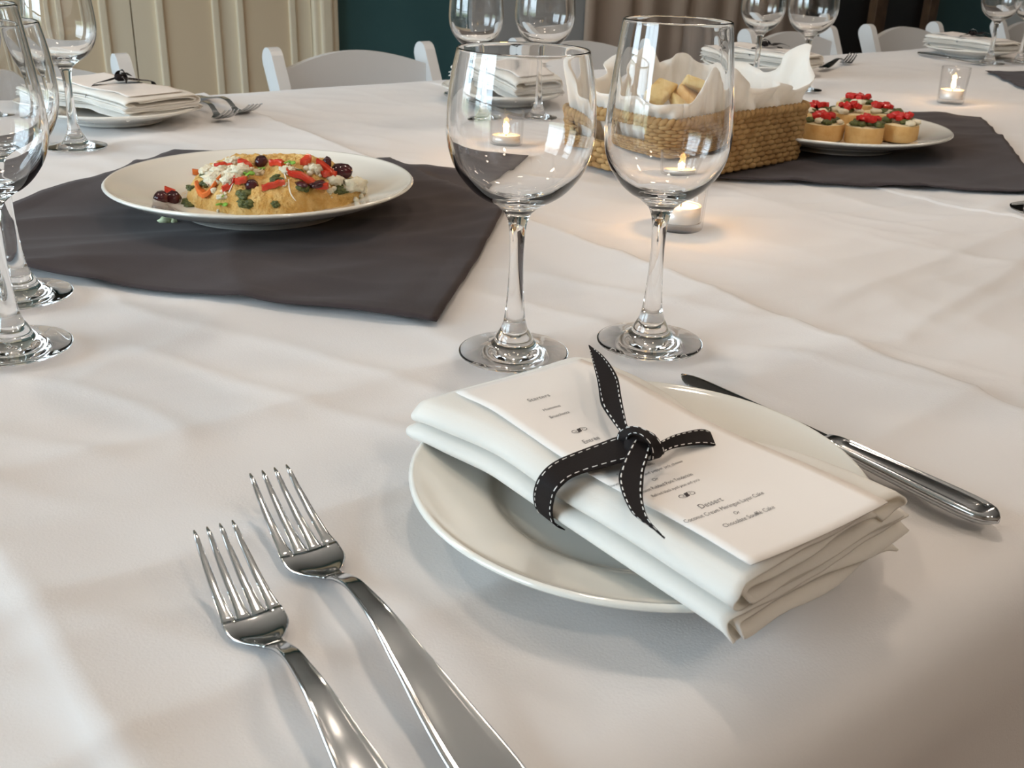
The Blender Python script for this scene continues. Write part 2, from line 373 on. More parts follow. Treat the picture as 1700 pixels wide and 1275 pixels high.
def cloth():
    us=sorted(list(np.arange(1.008,1.034,.0015))+list(np.arange(TX0-.02,.95,.0045))+[v for v in np.arange(.95,1.7,.009) if not 1.006<v<1.036]+list(np.arange(1.7,TX1+.03,.02)))
    ws=[]; x=.195
    while x<1.62: ws.append(x); x += .0045 if x<.75 else .009 if x<1.1 else .014
    # edge profiles (w, z)
    near=[(.176,-.27),(.170,-.18),(.164,-.11),(.158,-.070),(.1552,-.056),(.1548,-.047),(.1560,-.038),(.1585,-.027),(.162,-.018),(.168,-.010),(.176,-.0042),(.185,-.0012)]
    far=[(1.632,-.003),(1.645,-.012),(1.652,-.03),(1.656,-.08),(1.66,-.16),(1.663,-.22)]
    rows=[(w,z,0) for w,z in near]+[(w,0,1) for w in ws]+[(w,z,0) for w,z in far]
    V=[];F=[];nu=len(us)+2
    for (w,z,fl) in rows:
        for k in range(nu):
            if k==0: u=us[0]-.012; dz=-.22
            elif k==nu-1: u=us[-1]+.012; dz=-.22
            else: u=us[k-1]; dz=0
            if dz: V.append((u,w,T+min(z,dz))); continue
            if fl: V.append((u,w,T+z+cloth_h(u,w)*smooth01((w-.19)/.04)))
            else:
                amp=min(1,max(0,abs(z)-.05)/.12)
                wob=.010*amp*math.sin(u*9+.6*math.sin(u*3.3))+.006*amp*math.sin(u*23+1)+.004*min(1,abs(z)/.03)*noise.noise(Vector((u*5,0,2.2)))
                V.append((u,w+(wob if w<1 else -wob),T+z+(.003*noise.noise(Vector((u*4,9,1))) if abs(z)<.1 else 0)))
    for j in range(len(rows)-1):
        for i in range(nu-1): F.append((j*nu+i,j*nu+i+1,(j+1)*nu+i+1,(j+1)*nu+i))
    o=link('tablecloth',V,F,M_CLOTH); tag(o,'creased white tablecloth covering the long banquet table','tablecloth')
cloth()

# charcoal squares laid diamond-wise on the white cloth
def overlay(c, label, seed):
    """c = four corners BL, BR, TR, TL as world points"""
    c=[Vector(p) for p in c]; n=70
    def f(s,t):
        p=(c[0]*(1-s)+c[1]*s)*(1-t)+(c[3]*(1-s)+c[2]*s)*t
        # slightly wavy outline
        e=.004*noise.noise(Vector((s*5,t*5,seed)))
        p=p+Vector((e,e*.8,0))
        h=cloth_h(p.x,p.y)+.0022+.0018*(1+noise.noise(Vector((p.x*7,p.y*7,seed+3))))
        h+=.006*max(0,noise.noise(Vector((p.x*4,p.y*9,seed+9))))
        for (ax,ay,o_,am) in ((.9,.43,.35,.0035),(.2,.98,.62,.0030),(-.6,.8,.12,.0025)):
            q=(s-.5)*ax+(t-.5)*ay-(o_-.4)+.04*noise.noise(Vector((s*3,t*3,seed+ax))); h+=am*math.exp(-abs(q)/.035)*smooth01(.5+1.6*noise.noise(Vector((s*2.5,t*2.5,seed*2+ay))))
        # hem: a doubled edge
        d=min(s,1-s,t,1-t)
        if d<.035: h+=.0009
        return (p.x,p.y,T+h)
    rows=[[f(i/(n-1),j/(n-1)) for i in range(n)] for j in range(n)]
    V,F,_=sheet(rows,None,.0014)
    o=link('charcoal_napkin',V,F,M_DARK,loc=tuple((c[0]+c[2])/2)); tag(o,label,'napkin','charcoal squares along the middle of the table'); return o
def uw(x,y): v=rotyaw((x,y,0)); return Vector((v.x,v.y,T))
overlay([uw(-.506,.78),uw(-.053,.664),uw(.011,1.136),uw(-.406,1.217)],'charcoal square cloth spread under the hummus plate',1.0)
overlay([uw(.165,1.178),uw(.585,1.125),uw(.727,1.674),uw(.24,1.72)],'charcoal square cloth under the basket and bruschetta plate',2.0)
overlay([uw(.93,1.86),uw(1.39,1.78),uw(1.47,2.26),uw(1.005,2.341)],'charcoal square cloth beyond the farthest candle, cut off by the frame',3.0)

# ------------------------------------------------------------------ china
def plate_prof(r, rim_z, well_r, well_z, foot_r):
    up=cr([(0,well_z),(well_r*.6,well_z),(well_r*.9,well_z+.0006),(well_r,well_z+.0025),(well_r*1.08,well_z+.0055),(r*.80,rim_z*.72),(r*.93,rim_z*.91),(r-.002,rim_z+.0008)],5)
    dn=cr([(r,rim_z-.001),(r-.003,rim_z-.0035),(r*.85,rim_z*.60),(well_r*1.02,well_z-.001),(foot_r+.003,.0025),(foot_r,0.0),(foot_r-.004,0.0),(foot_r-.006,.002),(0,.002)],4)
    return [(max(0.0001,p[0]),p[1]) for p in up+dn]
def make_plate(name, label, c, r, rim_z, well_r, well_z, foot_r, group=None):
    o=B().lathe(plate_prof(r,rim_z,well_r,well_z,foot_r),96,c,closed=False).build(name,M_CHINA,loc=c)
    return tag(o,label,'plate',group)
ZT = T+.0035        # objects stand on the cloth's mean creases
pc = uw(.0608,.4233); pc.z = T+.0025
plate0 = make_plate('dinner_plate','round white plate beneath the menu and tied napkin, nearest the camera',tuple(pc),.107,.0205,.066,.006,.058,'place setting plates')
hc = uw(-.2365,.9442); hc.z=T+.0048
make_plate('serving_plate','wide white plate holding the mound of hummus',tuple(hc),.139,.030,.085,.010,.072,'serving plates')
bc = uw(.415,1.385); bc.z=T+.0048
make_plate('serving_plate','wide white plate of bruschetta behind the basket',tuple(bc),.145,.026,.095,.010,.078,'serving plates')

# ------------------------------------------------------------------ folded napkin, menu card, ribbon (main setting)
NA = math.radians(0.6)
NX, NY = Vector((math.cos(NA),math.sin(NA),0)), Vector((-math.sin(NA),math.cos(NA),0))
N0 = Vector((.2935,.2820,T))
NB = .0225            # underside of the napkin above the table
def nap_pt(x, y, z):
    # droop beyond the plate rim and a sag where the ribbon ties it
    d=max(0,abs(y)-.088); dz=-(.9 if y<0 else .15)*d*d/.02 - .0022*math.exp(-((y-.005)/.022)**2)*(z/.022)
    # near end fans out a little
    y2=y+.04*(x+.0535)*smooth01(-y/.08)
    xf=x-.0075*smooth01((y-.045)/.055)*(1 if x<-.03 else max(0,(.01-x)/.04) if x<.01 else 0)
    if x>0: xf-=(.016*math.exp(-(y/.034)**2)+.005*smooth01(y/.06))*smooth01(x/.055)
    p=N0+NX*xf+NY*y2; return (p.x,p.y,T+NB+z*(1+.03*smooth01((-y-.05)/.05))*(1-.10*smooth01((y-.06)/.045))+dz)
def napkin():
    b=B(); L,Rr=-.0490,.0600; th=.0011; n=46
    def strip(path, seed, y0, y1):
        pts=cr(path,7); rows=[]
        for j in range(n):
            y=y0+(y1-y0)*j/(n-1); row=[]
            endw=smooth01((-y-.04)/.05)
            for i,p in enumerate(pts):
                wv=.0011*endw*noise.noise(Vector((p[0]*55,seed*2.1,y*18)))+.0004*noise.noise(Vector((p[0]*30,y*30,seed)))
                yy=y+(.0035*noise.noise(Vector((p[0]*22,p[1]*200,seed)))*smooth01((abs(y)-.05)/.04) if True else 0)
                row.append(nap_pt(p[0],yy,p[1]+wv))
            rows.append(row)
        V,F,_=sheet(rows,None,th); b.add(V,F)
    # lower bundle: two nested folds open to the right, lowest flap drooping right
    strip([(Rr+.001,-.0035),(Rr-.012,.0000),(.02,.0008),(-.04,.0008),(L+.003,.0008),(L-.0008,.0046),(L+.003,.0086),(-.03,.0090),(.03,.0088),(Rr-.006,.0086),(Rr+.003,.0084)],1,-.0925,.108)
    strip([(Rr-.004,.0024),(.03,.0026),(-.03,.0026),(L+.007,.0028),(L+.0046,.0046),(L+.007,.0066),(-.02,.0069),(.03,.0067),(Rr+.004,.0064)],2,-.0945,.107)
    # upper bundle: two nested folds, the top sheet rolling over on the right
    strip([(Rr+.005,.0108),(.03,.0108),(-.03,.0106),(L+.006,.0106),(L+.0015,.0150),(L+.005,.0198),(-.035,.0222),(0,.0224),(.035,.0224),(Rr-.008,.0226),(Rr-.001,.0208),(Rr+.0005,.0176),(Rr-.004,.0152),(Rr-.014,.0148)],3,-.0920,.107)
    strip([(Rr+.001,.0128),(.03,.0130),(-.03,.0128),(L+.012,.0128),(L+.008,.0152),(L+.012,.0180),(-.02,.0196),(.02,.0198),(.04,.0192)],4,-.0930,.106)
    o=b.build('folded_napkin',M_NAPKIN,loc=tuple(pc)); return o
nap0=tag(napkin(),'white folded napkin tied with black ribbon, nearest the camera','napkin','tied white napkins')

# menu card: lies on the napkin, bowed where the ribbon pulls it down
CW, CH = .0795, .188
CC = N0+NX*.0022+NY*.0030
CAng=math.radians(-0.6)
CX, CY = Vector((math.cos(CAng),math.sin(CAng),0)), Vector((-math.sin(CAng),math.cos(CAng),0))
def card_z(x, y):
    e=abs(x)/(CW/2)
    return NB+.0240-.0030*smooth01((y-.06)/.035)+.0016*smooth01((-y-.01)/.07)*(1+.9*e*e)+.0010*smooth01((y-.02)/.06)-.0010*math.exp(-((y-.005)/.03)**2)
def card_pt(x, y, dz=0):
    p=CC+CX*x+CY*y; return (p.x,p.y,T+card_z(x,y)+dz)
rows=[[card_pt(-CW/2+CW*i/16,-CH/2+CH*j/40) for i in range(17)] for j in range(41)]
V,F,_=sheet(rows,None,.0005)
card0=tag(link('menu_card',V,F,M_CARD,loc=tuple(pc)),'cream printed menu card tied on the nearest folded napkin','menu')
def card_uv(px,py):
    p=P(px,py,.047); d=p-CC; return d.dot(CX), d.dot(CY)
def text(s, cx, cy, size, name, shear=.18, rot=0.0, width=None):
    cu=bpy.data.curves.new('t','FONT'); cu.body=s; cu.size=size; cu.align_x='CENTER'; cu.align_y='CENTER'; cu.shear=shear; cu.resolution_u=3; cu.offset=-.009*size
    ob=bpy.data.objects.new('t',cu); C.objects.link(ob)
    dg=bpy.context.evaluated_depsgraph_get(); me=bpy.data.meshes.new_from_object(ob.evaluated_get(dg))
    V=[v.co.copy() for v in me.vertices]; F=[list(p.vertices) for p in me.polygons]
    bpy.data.objects.remove(ob); bpy.data.curves.remove(cu)
    xs=[v.x for v in V]; k=1.0
    if width: k=width/(max(xs)-min(xs))
    mx=(max(xs)+min(xs))/2
    W=[card_pt(cx+(v.x-mx)*k, cy+v.y, .0004) for v in V]
    o=link(name,W,F,M_INK,card0,smooth=False); return o
def wpx(a,b): return math.hypot(*(np.array(card_uv(*a))-np.array(card_uv(*b))))
tx=0.0
def line(s,a,b,size,name):
    ca,cb=card_uv(*a),card_uv(*b); text(s,(ca[0]+cb[0])/2,(ca[1]+cb[1])/2,size,name,width=wpx(a,b))
line('Starters',(877,668),(911,657),.0046,'heading')
line('Hummus',(900,681),(931,675),.0033,'menu_line')
line('Bruschetta',(911,692),(946,685),.0034,'menu_line')
line('Entr\u00e9e',(967,730),(996,724),.0046,'heading')
text('Stuffed Chicken,',card_uv(1058,778)[0],card_uv(1058,778)[1]+.001,.0031,'menu_line')
line('Shrimp, saffron rice and pepper jack cheese',(1006,803),(1138,767),.0027,'menu_line')
line('Or',(1084,797),(1092,793),.0030,'menu_line')
line('Coffee Roast Rubbed Pork Tenderloin',(1040,824),(1152,789),.0034,'menu_line')
line('Refried black eyed peas and yuca',(1080,825),(1162,798),.0028,'menu_line')
line('Dessert',(1160,847),(1198,832),.0047,'heading')
line('Coconut Cream Meringue Layer Cake',(1139,877),(1262,820),.0034,'menu_line')
line('Or',(1218,858),(1227,855),.0030,'menu_line')
line('Chocolate Souffl\u00e9 Cake',(1203,883),(1281,845),.0034,'menu_line')
def flourish(px,py):
    cx,cy=card_uv(px,py); b=B(); s=.0042
    def stroke(pts,w):
        pts=cr(pts,6); V=[];F=[]
        for i,p in enumerate(pts):
            d=np.array(pts[min(i+1,len(pts)-1)])-np.array(pts[max(i-1,0)]); d=d/(np.linalg.norm(d)+1e-9); q=np.array([-d[1],d[0]])
            ww=w*(.35+.65*math.sin(PI*i/(len(pts)-1)))
            for sg in (-1,1): V.append(card_pt(cx+(p[0]+q[0]*ww*sg)*s,cy+(p[1]+q[1]*ww*sg)*s,.0004))
        for i in range(len(pts)-1): F.append((2*i,2*i+1,2*i+3,2*i+2))
        b.add(V,F)
    stroke([(-.05,-.3),(-.5,-.38),(-.95,-.1),(-.85,.22),(-.5,.28),(-.35,.05),(-.6,-.08)],.035)
    stroke([(.05,.3),(.5,.38),(.95,.1),(.85,-.22),(.5,-.28),(.35,-.05),(.6,.08)],.035)
    for dx in (-.16,0,.16): stroke([(dx-.22,-.3),(dx-.05,-.22),(dx,0),(dx+.05,.25),(dx+.22,.34)],.07)
    stroke([(-.75,.0),(-.4,-.2),(0,0),(.4,.2),(.75,0)],.03)
    b.build('flourish',M_INK,card0,smooth=False)
flourish(962,712); flourish(1140,824)

# ribbon: strips given by their two edges
ribbon0=thing('ribbon','black ribbon with white stitching knotted around the nearest napkin','ribbon',tuple(pc),'black stitched ribbons')
stitch=B()
def strip(name, E, seg=8, th=.0005, stitches=True, taper=None, flip=False):
    Lp=[P(*a)[:] for a,b in E]; Rp=[P(*b)[:] for a,b in E]
    Lc,Rc=cr(Lp,seg),cr(Rp,seg); nw=7
    rows=[[tuple(l+(r-l)*k/(nw-1)) for k in range(nw)] for l,r in zip(Lc,Rc)]
    V,F,N=sheet(rows,None,th); o=link(name,V,F,M_RIBBON,ribbon0)
    if not stitches: return o
    cpos=np.array(CO)
    for frac in (.10,.90):
        line_=[np.array(l)+(np.array(r)-np.array(l))*frac for l,r in zip(Lc,Rc)]
        acc=0; dash=.0024; gap=.0017; per=dash+gap; cur=None
        # resample finely
        fine=[]; 
        for i in range(len(line_)-1):
            for k in range(8): fine.append((line_[i]+(line_[i+1]-line_[i])*k/8, i))
        d=0; seg_=[]
        for i in range(1,len(fine)):
            d+=np.linalg.norm(fine[i][0]-fine[i-1][0])
            if (d%per)<dash: seg_.append(fine[i])
            else:
                if len(seg_)>2: _dash(seg_, Lc, Rc, N, th, cpos)
                seg_=[]
    return o
def _dash(seg_, Lc, Rc, N, th, cpos):
    ids=[0,len(seg_)//2,len(seg_)-1]; V=[]
    for q in ids:
        p,i=seg_[q]; wd=np.array(Rc[i])-np.array(Lc[i]); wl=np.linalg.norm(wd); 
        if wl<.002: return
        wd=wd/wl; n=N[i][3]; n=n if np.dot(n,cpos-p)>0 else -n
        for sg in (-1,1): V.append(p+wd*.00029*sg*(1 if q!=0 else .8)+n*(th/2+.00012))
        V.append(p+n*(th/2+.0003))
    stitch.add(V,[(0,2,5,3),(2,1,4,5),(3,5,8,6),(5,4,7,8)])
Z=.0
strip('ribbon_band',[((1054,723,.0535),(1054,762,.0525)),((1027,725,.0525),(1030,768,.0515)),((996,736,.0505),(996,777,.0500)),((951,753,.0490),(969,785,.0485)),((924,765,.0478),(948,794,.0476)),
  ((906,778,.0465),(935,804,.0465)),((893,795,.0430),(924,817,.0440)),((887,812,.0370),(919,833,.0380)),((886,828,.0300),(917,854,.0300)),((891,846,.0235),(923,872,.0235)),((906,858,.0200),(938,880,.0200))])
strip('ribbon_band',[((1090,736,.0540),(1094,754,.0515)),((1100,731,.0535),(1104,750,.0505)),((1117,723,.0525),(1119,744,.0498)),((1139,717,.0510),(1141,740,.0490)),((1163,713,.0492),(1166,738,.0482)),((1178,717,.0460),(1187,740,.0462)),((1193,731,.0400),(1200,743,.0420)),((1196,742,.0330),(1203,752,.0340))])
strip('ribbon_tail',[((977,573,.0590),(979,574,.0590)),((985,605,.0600),(997,587,.0615)),((992,635,.0590),(1013,605,.0620)),((996,664,.0570),(1026,628,.0610)),((1002,679,.0550),(1031,655,.0595)),((1018,702,.0535),(1036,682,.0570)),((1029,716,.0535),(1043,709,.0550)),((1040,728,.0540),(1056,722,.0540))])
strip('ribbon_tail',[((1053,731,.0590),(1082,738,.0580)),((1047,741,.0585),(1079,748,.0578)),((1038,758,.0565),(1076,761,.0565)),((1031,777,.0540),(1070,781,.0545)),((1027,794,.0520),(1068,803,.0530)),((1031,814,.0508),(1067,822,.0518)),((1040,836,.0500),(1070,843,.0510)),((1052,855,.0495),(1077,862,.0505)),((1076,873,.0490),(1090,878,.0497)),((1103,894,.0487),(1104,893,.0487))])
strip('knot_loop',[((1024,728,.0530),(1043,735,.0530)),((1028,717,.0560),(1043,727,.0575)),((1037,711,.0590),(1049,721,.0605)),((1053,708,.0615),(1060,722,.0625)),((1070,713,.0620),(1069,728,.0625)),((1087,723,.0610),(1077,737,.0610)),((1099,738,.0580),(1081,749,.0580)),((1103,749,.0545),(1081,758,.0550)),((1097,758,.0515),(1080,764,.0520)),((1084,762,.0495),(1072,764,.0500))])
kp=P(1066,737,.0535); B().blob(kp[:],.0068,.15,3,3,1,(1.25,1.0,.75)).build('knot_core',M_RIBBON,ribbon0)
so=stitch.build('stitching',M_STITCH,ribbon0,smooth=False); so['kind']='stuff'; so['label']='white dashed stitching along both edges'

# ------------------------------------------------------------------ cutlery
def frame(p0, p1):
    d=(p1-p0); d.z=0; L=d.length; ex=d.normalized(); ey=Vector((-ex.y,ex.x,0)); return ex,ey,L
def interp(tab, x):
    xs=[a[0] for a in tab]
    for i in range(len(xs)-1):
        if x<=xs[i+1]:
            t=(x-xs[i])/(xs[i+1]-xs[i]); t=max(0,min(1,t))
            if len(tab)>2:
                p0=tab[max(i-1,0)][1];p1=tab[i][1];p2=tab[i+1][1];p3=tab[min(i+2,len(tab)-1)][1]
                m1=(p2-p0)/2 if (p2-p1)*(p1-p0)>0 else 0; m2=(p3-p1)/2 if (p3-p2)*(p2-p1)>0 else 0
                return (2*t**3-3*t*t+1)*p1+(t**3-2*t*t+t)*m1+(-2*t**3+3*t*t)*p2+(t**3-t*t)*m2
            return tab[i][1]+(tab[i+1][1]-tab[i][1])*t
    return tab[-1][1]
def loft(name, parent, o, ex, ey, ss, half, zc, thick, dish, material, ncross=13, cen=lambda s:0.0, cap=True):
    """closed loft: half(s), centre height zc(s), thickness(s), dish(s, q) = relief of the top face"""
    V=[];F=[];n=ncross*2
    for s in ss:
        h=half(s); z=zc(s); th=thick(s); c=cen(s)
        for k in range(ncross):
            q=-1+2*k/(ncross-1); qq=math.sin(q*PI/2); edge=math.sqrt(max(0,1-abs(qq)**6))
            p=o+ex*s+ey*(c+h*qq); V.append((p.x,p.y,o.z+z+th*.5*edge+dish(s,qq)))
        for k in range(ncross):
            q=1-2*k/(ncross-1); qq=math.sin(q*PI/2); edge=math.sqrt(max(0,1-abs(qq)**4))
            p=o+ex*s+ey*(c+h*qq); V.append((p.x,p.y,o.z+z-th*.5*edge+dish(s,qq)*.4))
    for j in range(len(ss)-1):
        for k in range(n): a=j*n+k;b=j*n+(k+1)%n; F.append((a,b,b+n,a+n))
    if cap: F.append(tuple(reversed(range(n)))); F.append(tuple(range((len(ss)-1)*n,len(ss)*n)))
    return link(name,V,F,material,parent)
FL=.2125
FZ=[(0,.0205),(.012,.0150),(.028,.0085),(.045,.0042),(.056,.0026),(.068,.0045),(.080,.0100),(.092,.0140),(.110,.0150),(.14,.0110),(.18,.0055),(.2125,.0040)]
FH=[(.0,.0112),(.03,.0126),(.050,.0130),(.056,.0122),(.0625,.0085),(.068,.0052),(.078,.0037),(.09,.0036),(.110,.0045),(.14,.0070),(.17,.0098),(.195,.0112),(.205,.0100),(.2105,.0062),(.2125,.0012)]
def make_fork(label, p0, p1, group, sc=1.0):
    """p0 tine tips, p1 handle end (on the table)"""
    ex,ey,_=frame(p0,p1); o=Vector((p0.x,p0.y,T+.0022)); k=sc
    t=thing('fork',label,'fork',tuple(o),group)
    zc=lambda s: interp(FZ,s/k); hf=lambda s: interp(FH,s/k)*k
    th=lambda s: .0022+.0006*smooth01((s/k-.07)/.02)
    def dish(s,q):
        s=s/k
        if s>.088:  # raised border around a sunken panel
            g=smooth01((s-.088)/.02)*smooth01((.207-s)/.006); inner=smooth01((.84-abs(q))/.10)
            return -.0011*g*inner + .0004*g*math.cos(q*PI*.5)*inner
        return (-.0016*(1-q*q)*smooth01((s-.03)/.02)*smooth01((.075-s)/.02))
    loft('handle',t,o,ex,ey,[k*x for x in np.linspace(.072,.2125,56)],hf,zc,th,dish,M_STEEL,19)
    loft('head',t,o,ex,ey,[k*x for x in np.linspace(.046,.0722,20)],hf,zc,th,dish,M_STEEL,15)
    for i in range(4):
        cf=lambda s,i=i: (-1+2*(i+.5)/4)*hf(.046*k)*(interp([(0,.88),(.02,.94),(.046,1.0)],s/k))
        tw=lambda s: k*interp([(0,.0004),(.004,.0011),(.02,.0017),(.040,.0023),(.0475,.0032)],s/k)
        loft('tine',t,o,ex,ey,[k*x for x in np.linspace(0,.0475,14)],tw,zc,lambda s:.0018,lambda s,q:(-.0016*(1-((-1+2*(i+.5)/4))**2)*smooth01((s/k-.03)/.02)),M_STEEL,7,cen=cf)
    return t
f2=make_fork('large steel fork lying right beside the nearest plate',P(446,788,.0205),P(800,1277,.004),'forks of the nearest setting',1.0)
a=P(355,882,.0205); b=P(589,1275,.008); d=(b-a); d.z=0; d.normalize()
f1=make_fork('smaller steel fork left of the large fork, handle running out of the frame',a,a+d*.2,'forks of the nearest setting',.93)
KL=.2085
def make_knife(label, p0, p1, group=None):
    ex,ey,_=frame(p0,p1); o=Vector((p0.x,p0.y,T+.0035)); t=thing('table_knife',label,'knife',tuple(o),group)
    bh=[(0,.0008),(.004,.0045),(.012,.0075),(.03,.0088),(.06,.0086),(.085,.0072),(.108,.0052),(.114,.0050)]
    bc_=[(0,.0022),(.012,.0008),(.03,0),(.114,0)]
    loft('blade',t,o,ex,ey,list(np.linspace(0,.114,40)),lambda s:interp(bh,s),lambda s:interp([(0,.0015),(.06,.0022),(.114,.0045)],s),lambda s:.0012+.0010*s/.114,lambda s,q:0,M_STEEL,11,cen=lambda s:interp(bc_,s))
    hh=[(.110,.0050),(.113,.0062),(.118,.0065),(.15,.0078),(.19,.0092),(.200,.0086),(.2055,.0062),(.2085,.0015)]
    def dish(s,q):
        g=smooth01((s-.117)/.004)*smooth01((.203-s)/.004); return -.0011*g*smooth01((.72-abs(q))/.08)+.0003*g*smooth01((.60-abs(q))/.5)
    loft('handle',t,o,ex,ey,list(np.linspace(.110,.2085,44)),lambda s:interp(hh,s),lambda s:.0045,lambda s:interp([(.11,.0050),(.116,.0066),(.19,.0076),(.205,.0062),(.2085,.003)],s),dish,M_STEEL,19)
    return t
knife0=make_knife('steel table knife right of the nearest plate',P(1127,628,.003),P(1650,868,.006))

# ------------------------------------------------------------------ wine glasses
def glass_parts(root, c, outer, inner, foot_r, n=64):
    """outer / inner: bowl profiles (r, z) from the stem up to the rim"""
    foot=cr([(.0001,.0008),(foot_r*.5,.0006),(foot_r-.004,.0004),(foot_r-.001,.0004),(foot_r,.0014),(foot_r-.0012,.0024),(foot_r*.72,.0036),(foot_r*.52,.0052),(.0134,.0084),(.0104,.0140)],5)
    stem=cr([(.0104,.0140),(.0080,.0185),(.0064,.0260),(.0052,.040),(.0044,.058),(.0046,.074),(.0058,.085),(.0082,.0912)],5)
    bowl=cr([(.0082,.0912)]+outer,6)+cr(inner,6)
    full=[tuple(p) for p in foot]+[tuple(p) for p in stem[1:]]+[tuple(p) for p in bowl[1:]]
    Pn=np.array(full); d=np.gradient(Pn,axis=0); d/=np.linalg.norm(d,axis=1,keepdims=True)+1e-12
    nr=np.stack([d[:,1],-d[:,0]],1)  # right-hand normal of the profile
    i1=len(foot)-1; i2=i1+len(stem)-1
    for name,a,b in (('foot',0,i1),('stem',i1,i2),('bowl',i2,len(full)-1)):
        V=[];N=[];F=[]
        for j in range(a,b+1):
            for i in range(n):
                t=2*PI*i/n; r=max(full[j][0],.0001)
                V.append((c[0]+r*math.cos(t),c[1]+r*math.sin(t),c[2]+full[j][1])); N.append((nr[j][0]*math.cos(t),nr[j][0]*math.sin(t),nr[j][1]))
        for j in range(b-a):
            for i in range(n): F.append((j*n+i,j*n+(i+1)%n,(j+1)*n+(i+1)%n,(j+1)*n+i))
        link(name,V,F,M_GLASS,root,normals=N)
ROUND_O=[(.0150,.0966),(.0220,.1003),(.0290,.1056),(.0368,.1152),(.0414,.1258),(.0434,.1360),(.0436,.1440),(.0426,.1590),(.0403,.1740),(.0381,.1838),(.0378,.1850)]
ROUND_I=[(.0372,.1854),(.0370,.1840),(.0391,.1740),(.0414,.1590),(.0425,.1440),(.0423,.1362),(.0402,.1264),(.0354,.1164),(.0272,.1076),(.0190,.1026),(.0100,.0998),(.0001,.0990)]
TALL_O=[(.0150,.0968),(.0212,.1004),(.0272,.1058),(.0338,.1150),(.0375,.1250),(.0388,.1367),(.0380,.1520),(.0358,.1720),(.0336,.1900),(.0322,.2010),(.0320,.2022)]
TALL_I=[(.0314,.2026),(.0311,.2010),(.0325,.1900),(.0347,.1720),(.0369,.1520),(.0377,.1368),(.0363,.1256),(.0324,.1162),(.0256,.1078),(.0180,.1026),(.0100,.1000),(.0001,.0992)]
protos={}
def glass(kind, base, label, group='wine glasses'):
    c=(base.x,base.y,T+.0016+max(cloth_h(base.x+r*math.cos(k*PI/7),base.y+r*math.sin(k*PI/7)) for k in range(14) for r in (0,.012,.024,.034)))
    if kind not in protos:
        t=thing('wine_glass',label,'glass',c,group)
        glass_parts(t,c,ROUND_O if kind=='round' else TALL_O,ROUND_I if kind=='round' else TALL_I,.0348)
        protos[kind]=t; return t
    t=copy_tree(protos[kind]); t.location=c; t['label']=label; return t
glass('round',P(852,598),'round-bowled wine glass standing behind the nearest napkin')
glass('tall',P(1077,577),'tall narrow wine glass behind the nearest ribbon tail')
glass('tall',P(24,583),'tall wine glass cut by the frame, in front of another glass')
glass('round',P(36,494),'round wine glass cut by the frame, directly behind a tall glass')
glass('tall',P(127,247),'tall wine glass beside the tied napkin at the cream doors')
glass('round',P(6,233),'round wine glass left of the napkin before the cream doors')
glass('tall',P(788,192),'tall wine glass in front of the teal wall, left of a pair')
glass('round',P(898,190),'round wine glass before the grey door, right of a pair')
glass('tall',P(1251,148),'tall wine glass just behind the bread basket cloth')
glass('round',P(1331,152),'round wine glass behind the right peak of the basket cloth')
glass('round',P(1641,107),'round wine glass beyond the farthest candle')
glass('tall',P(1692,106),'tall wine glass at the frame edge, far beyond the candle')
glass('tall',P(1735,358),'wine glass mostly out of frame, only its foot showing')

# ------------------------------------------------------------------ votive candles
def candle(base, where):
    c=(base.x,base.y,T+.0010+max(cloth_h(base.x+.02*math.cos(k),base.y+.02*math.sin(k)) for k in range(6)))
    o=B().lathe([(.0001,0),(.0200,0),(.0215,.001),(.0222,.004),(.0240,.058),(.0236,.0600),(.0228,.0595),(.0208,.010),(.0203,.0075),(.0001,.0072)],48,c).build('candle_holder',M_THIN,loc=c)
    tag(o,'clear glass votive holder '+where,'candle holder','glass votive holders')
    z=c[2]+.0076; q=(c[0],c[1],z)
    t=thing('tea_light','lit tea light inside the glass '+where,'candle',q,'lit tea lights')
    B().lathe([(.0001,0),(.0186,0),(.0189,.0006),(.0189,.0150),(.0185,.0150),(.0184,.0010),(.0001,.0008)],40,q).build('cup',M_CUP,t)
    B().lathe([(.0001,.0012),(.0182,.0012),(.0183,.0143),(.015,.0135),(.002,.0130),(.0001,.0130)],40,q).build('wax',M_WAX,t)
    B().tube([(q[0],q[1],z+.0130),(q[0]+.0004,q[1],z+.0165),(q[0]+.001,q[1],z+.0195)],.0006,6).build('wick',M_WICK,t)
    B().lathe(cr([(.0001,.0165),(.0024,.0185),(.0036,.0220),(.0031,.0270),(.0016,.0325),(.0001,.0370)],4),16,q).build('flame',M_FLAME,t)
    L=bpy.data.lights.new('flame_light','POINT'); L.energy=CANDLE_W; L.color=(1,.55,.22); L.shadow_soft_size=.004
    lo=bpy.data.objects.new('flame_light',L); C.objects.link(lo); lo.parent=t; lo.location=(0,0,.030)
candle(P(836,262),'behind the round wine glass')
candle(P(1127,377),'behind the tall wine glass')
candle(P(1577,171),'beyond the bruschetta plate')

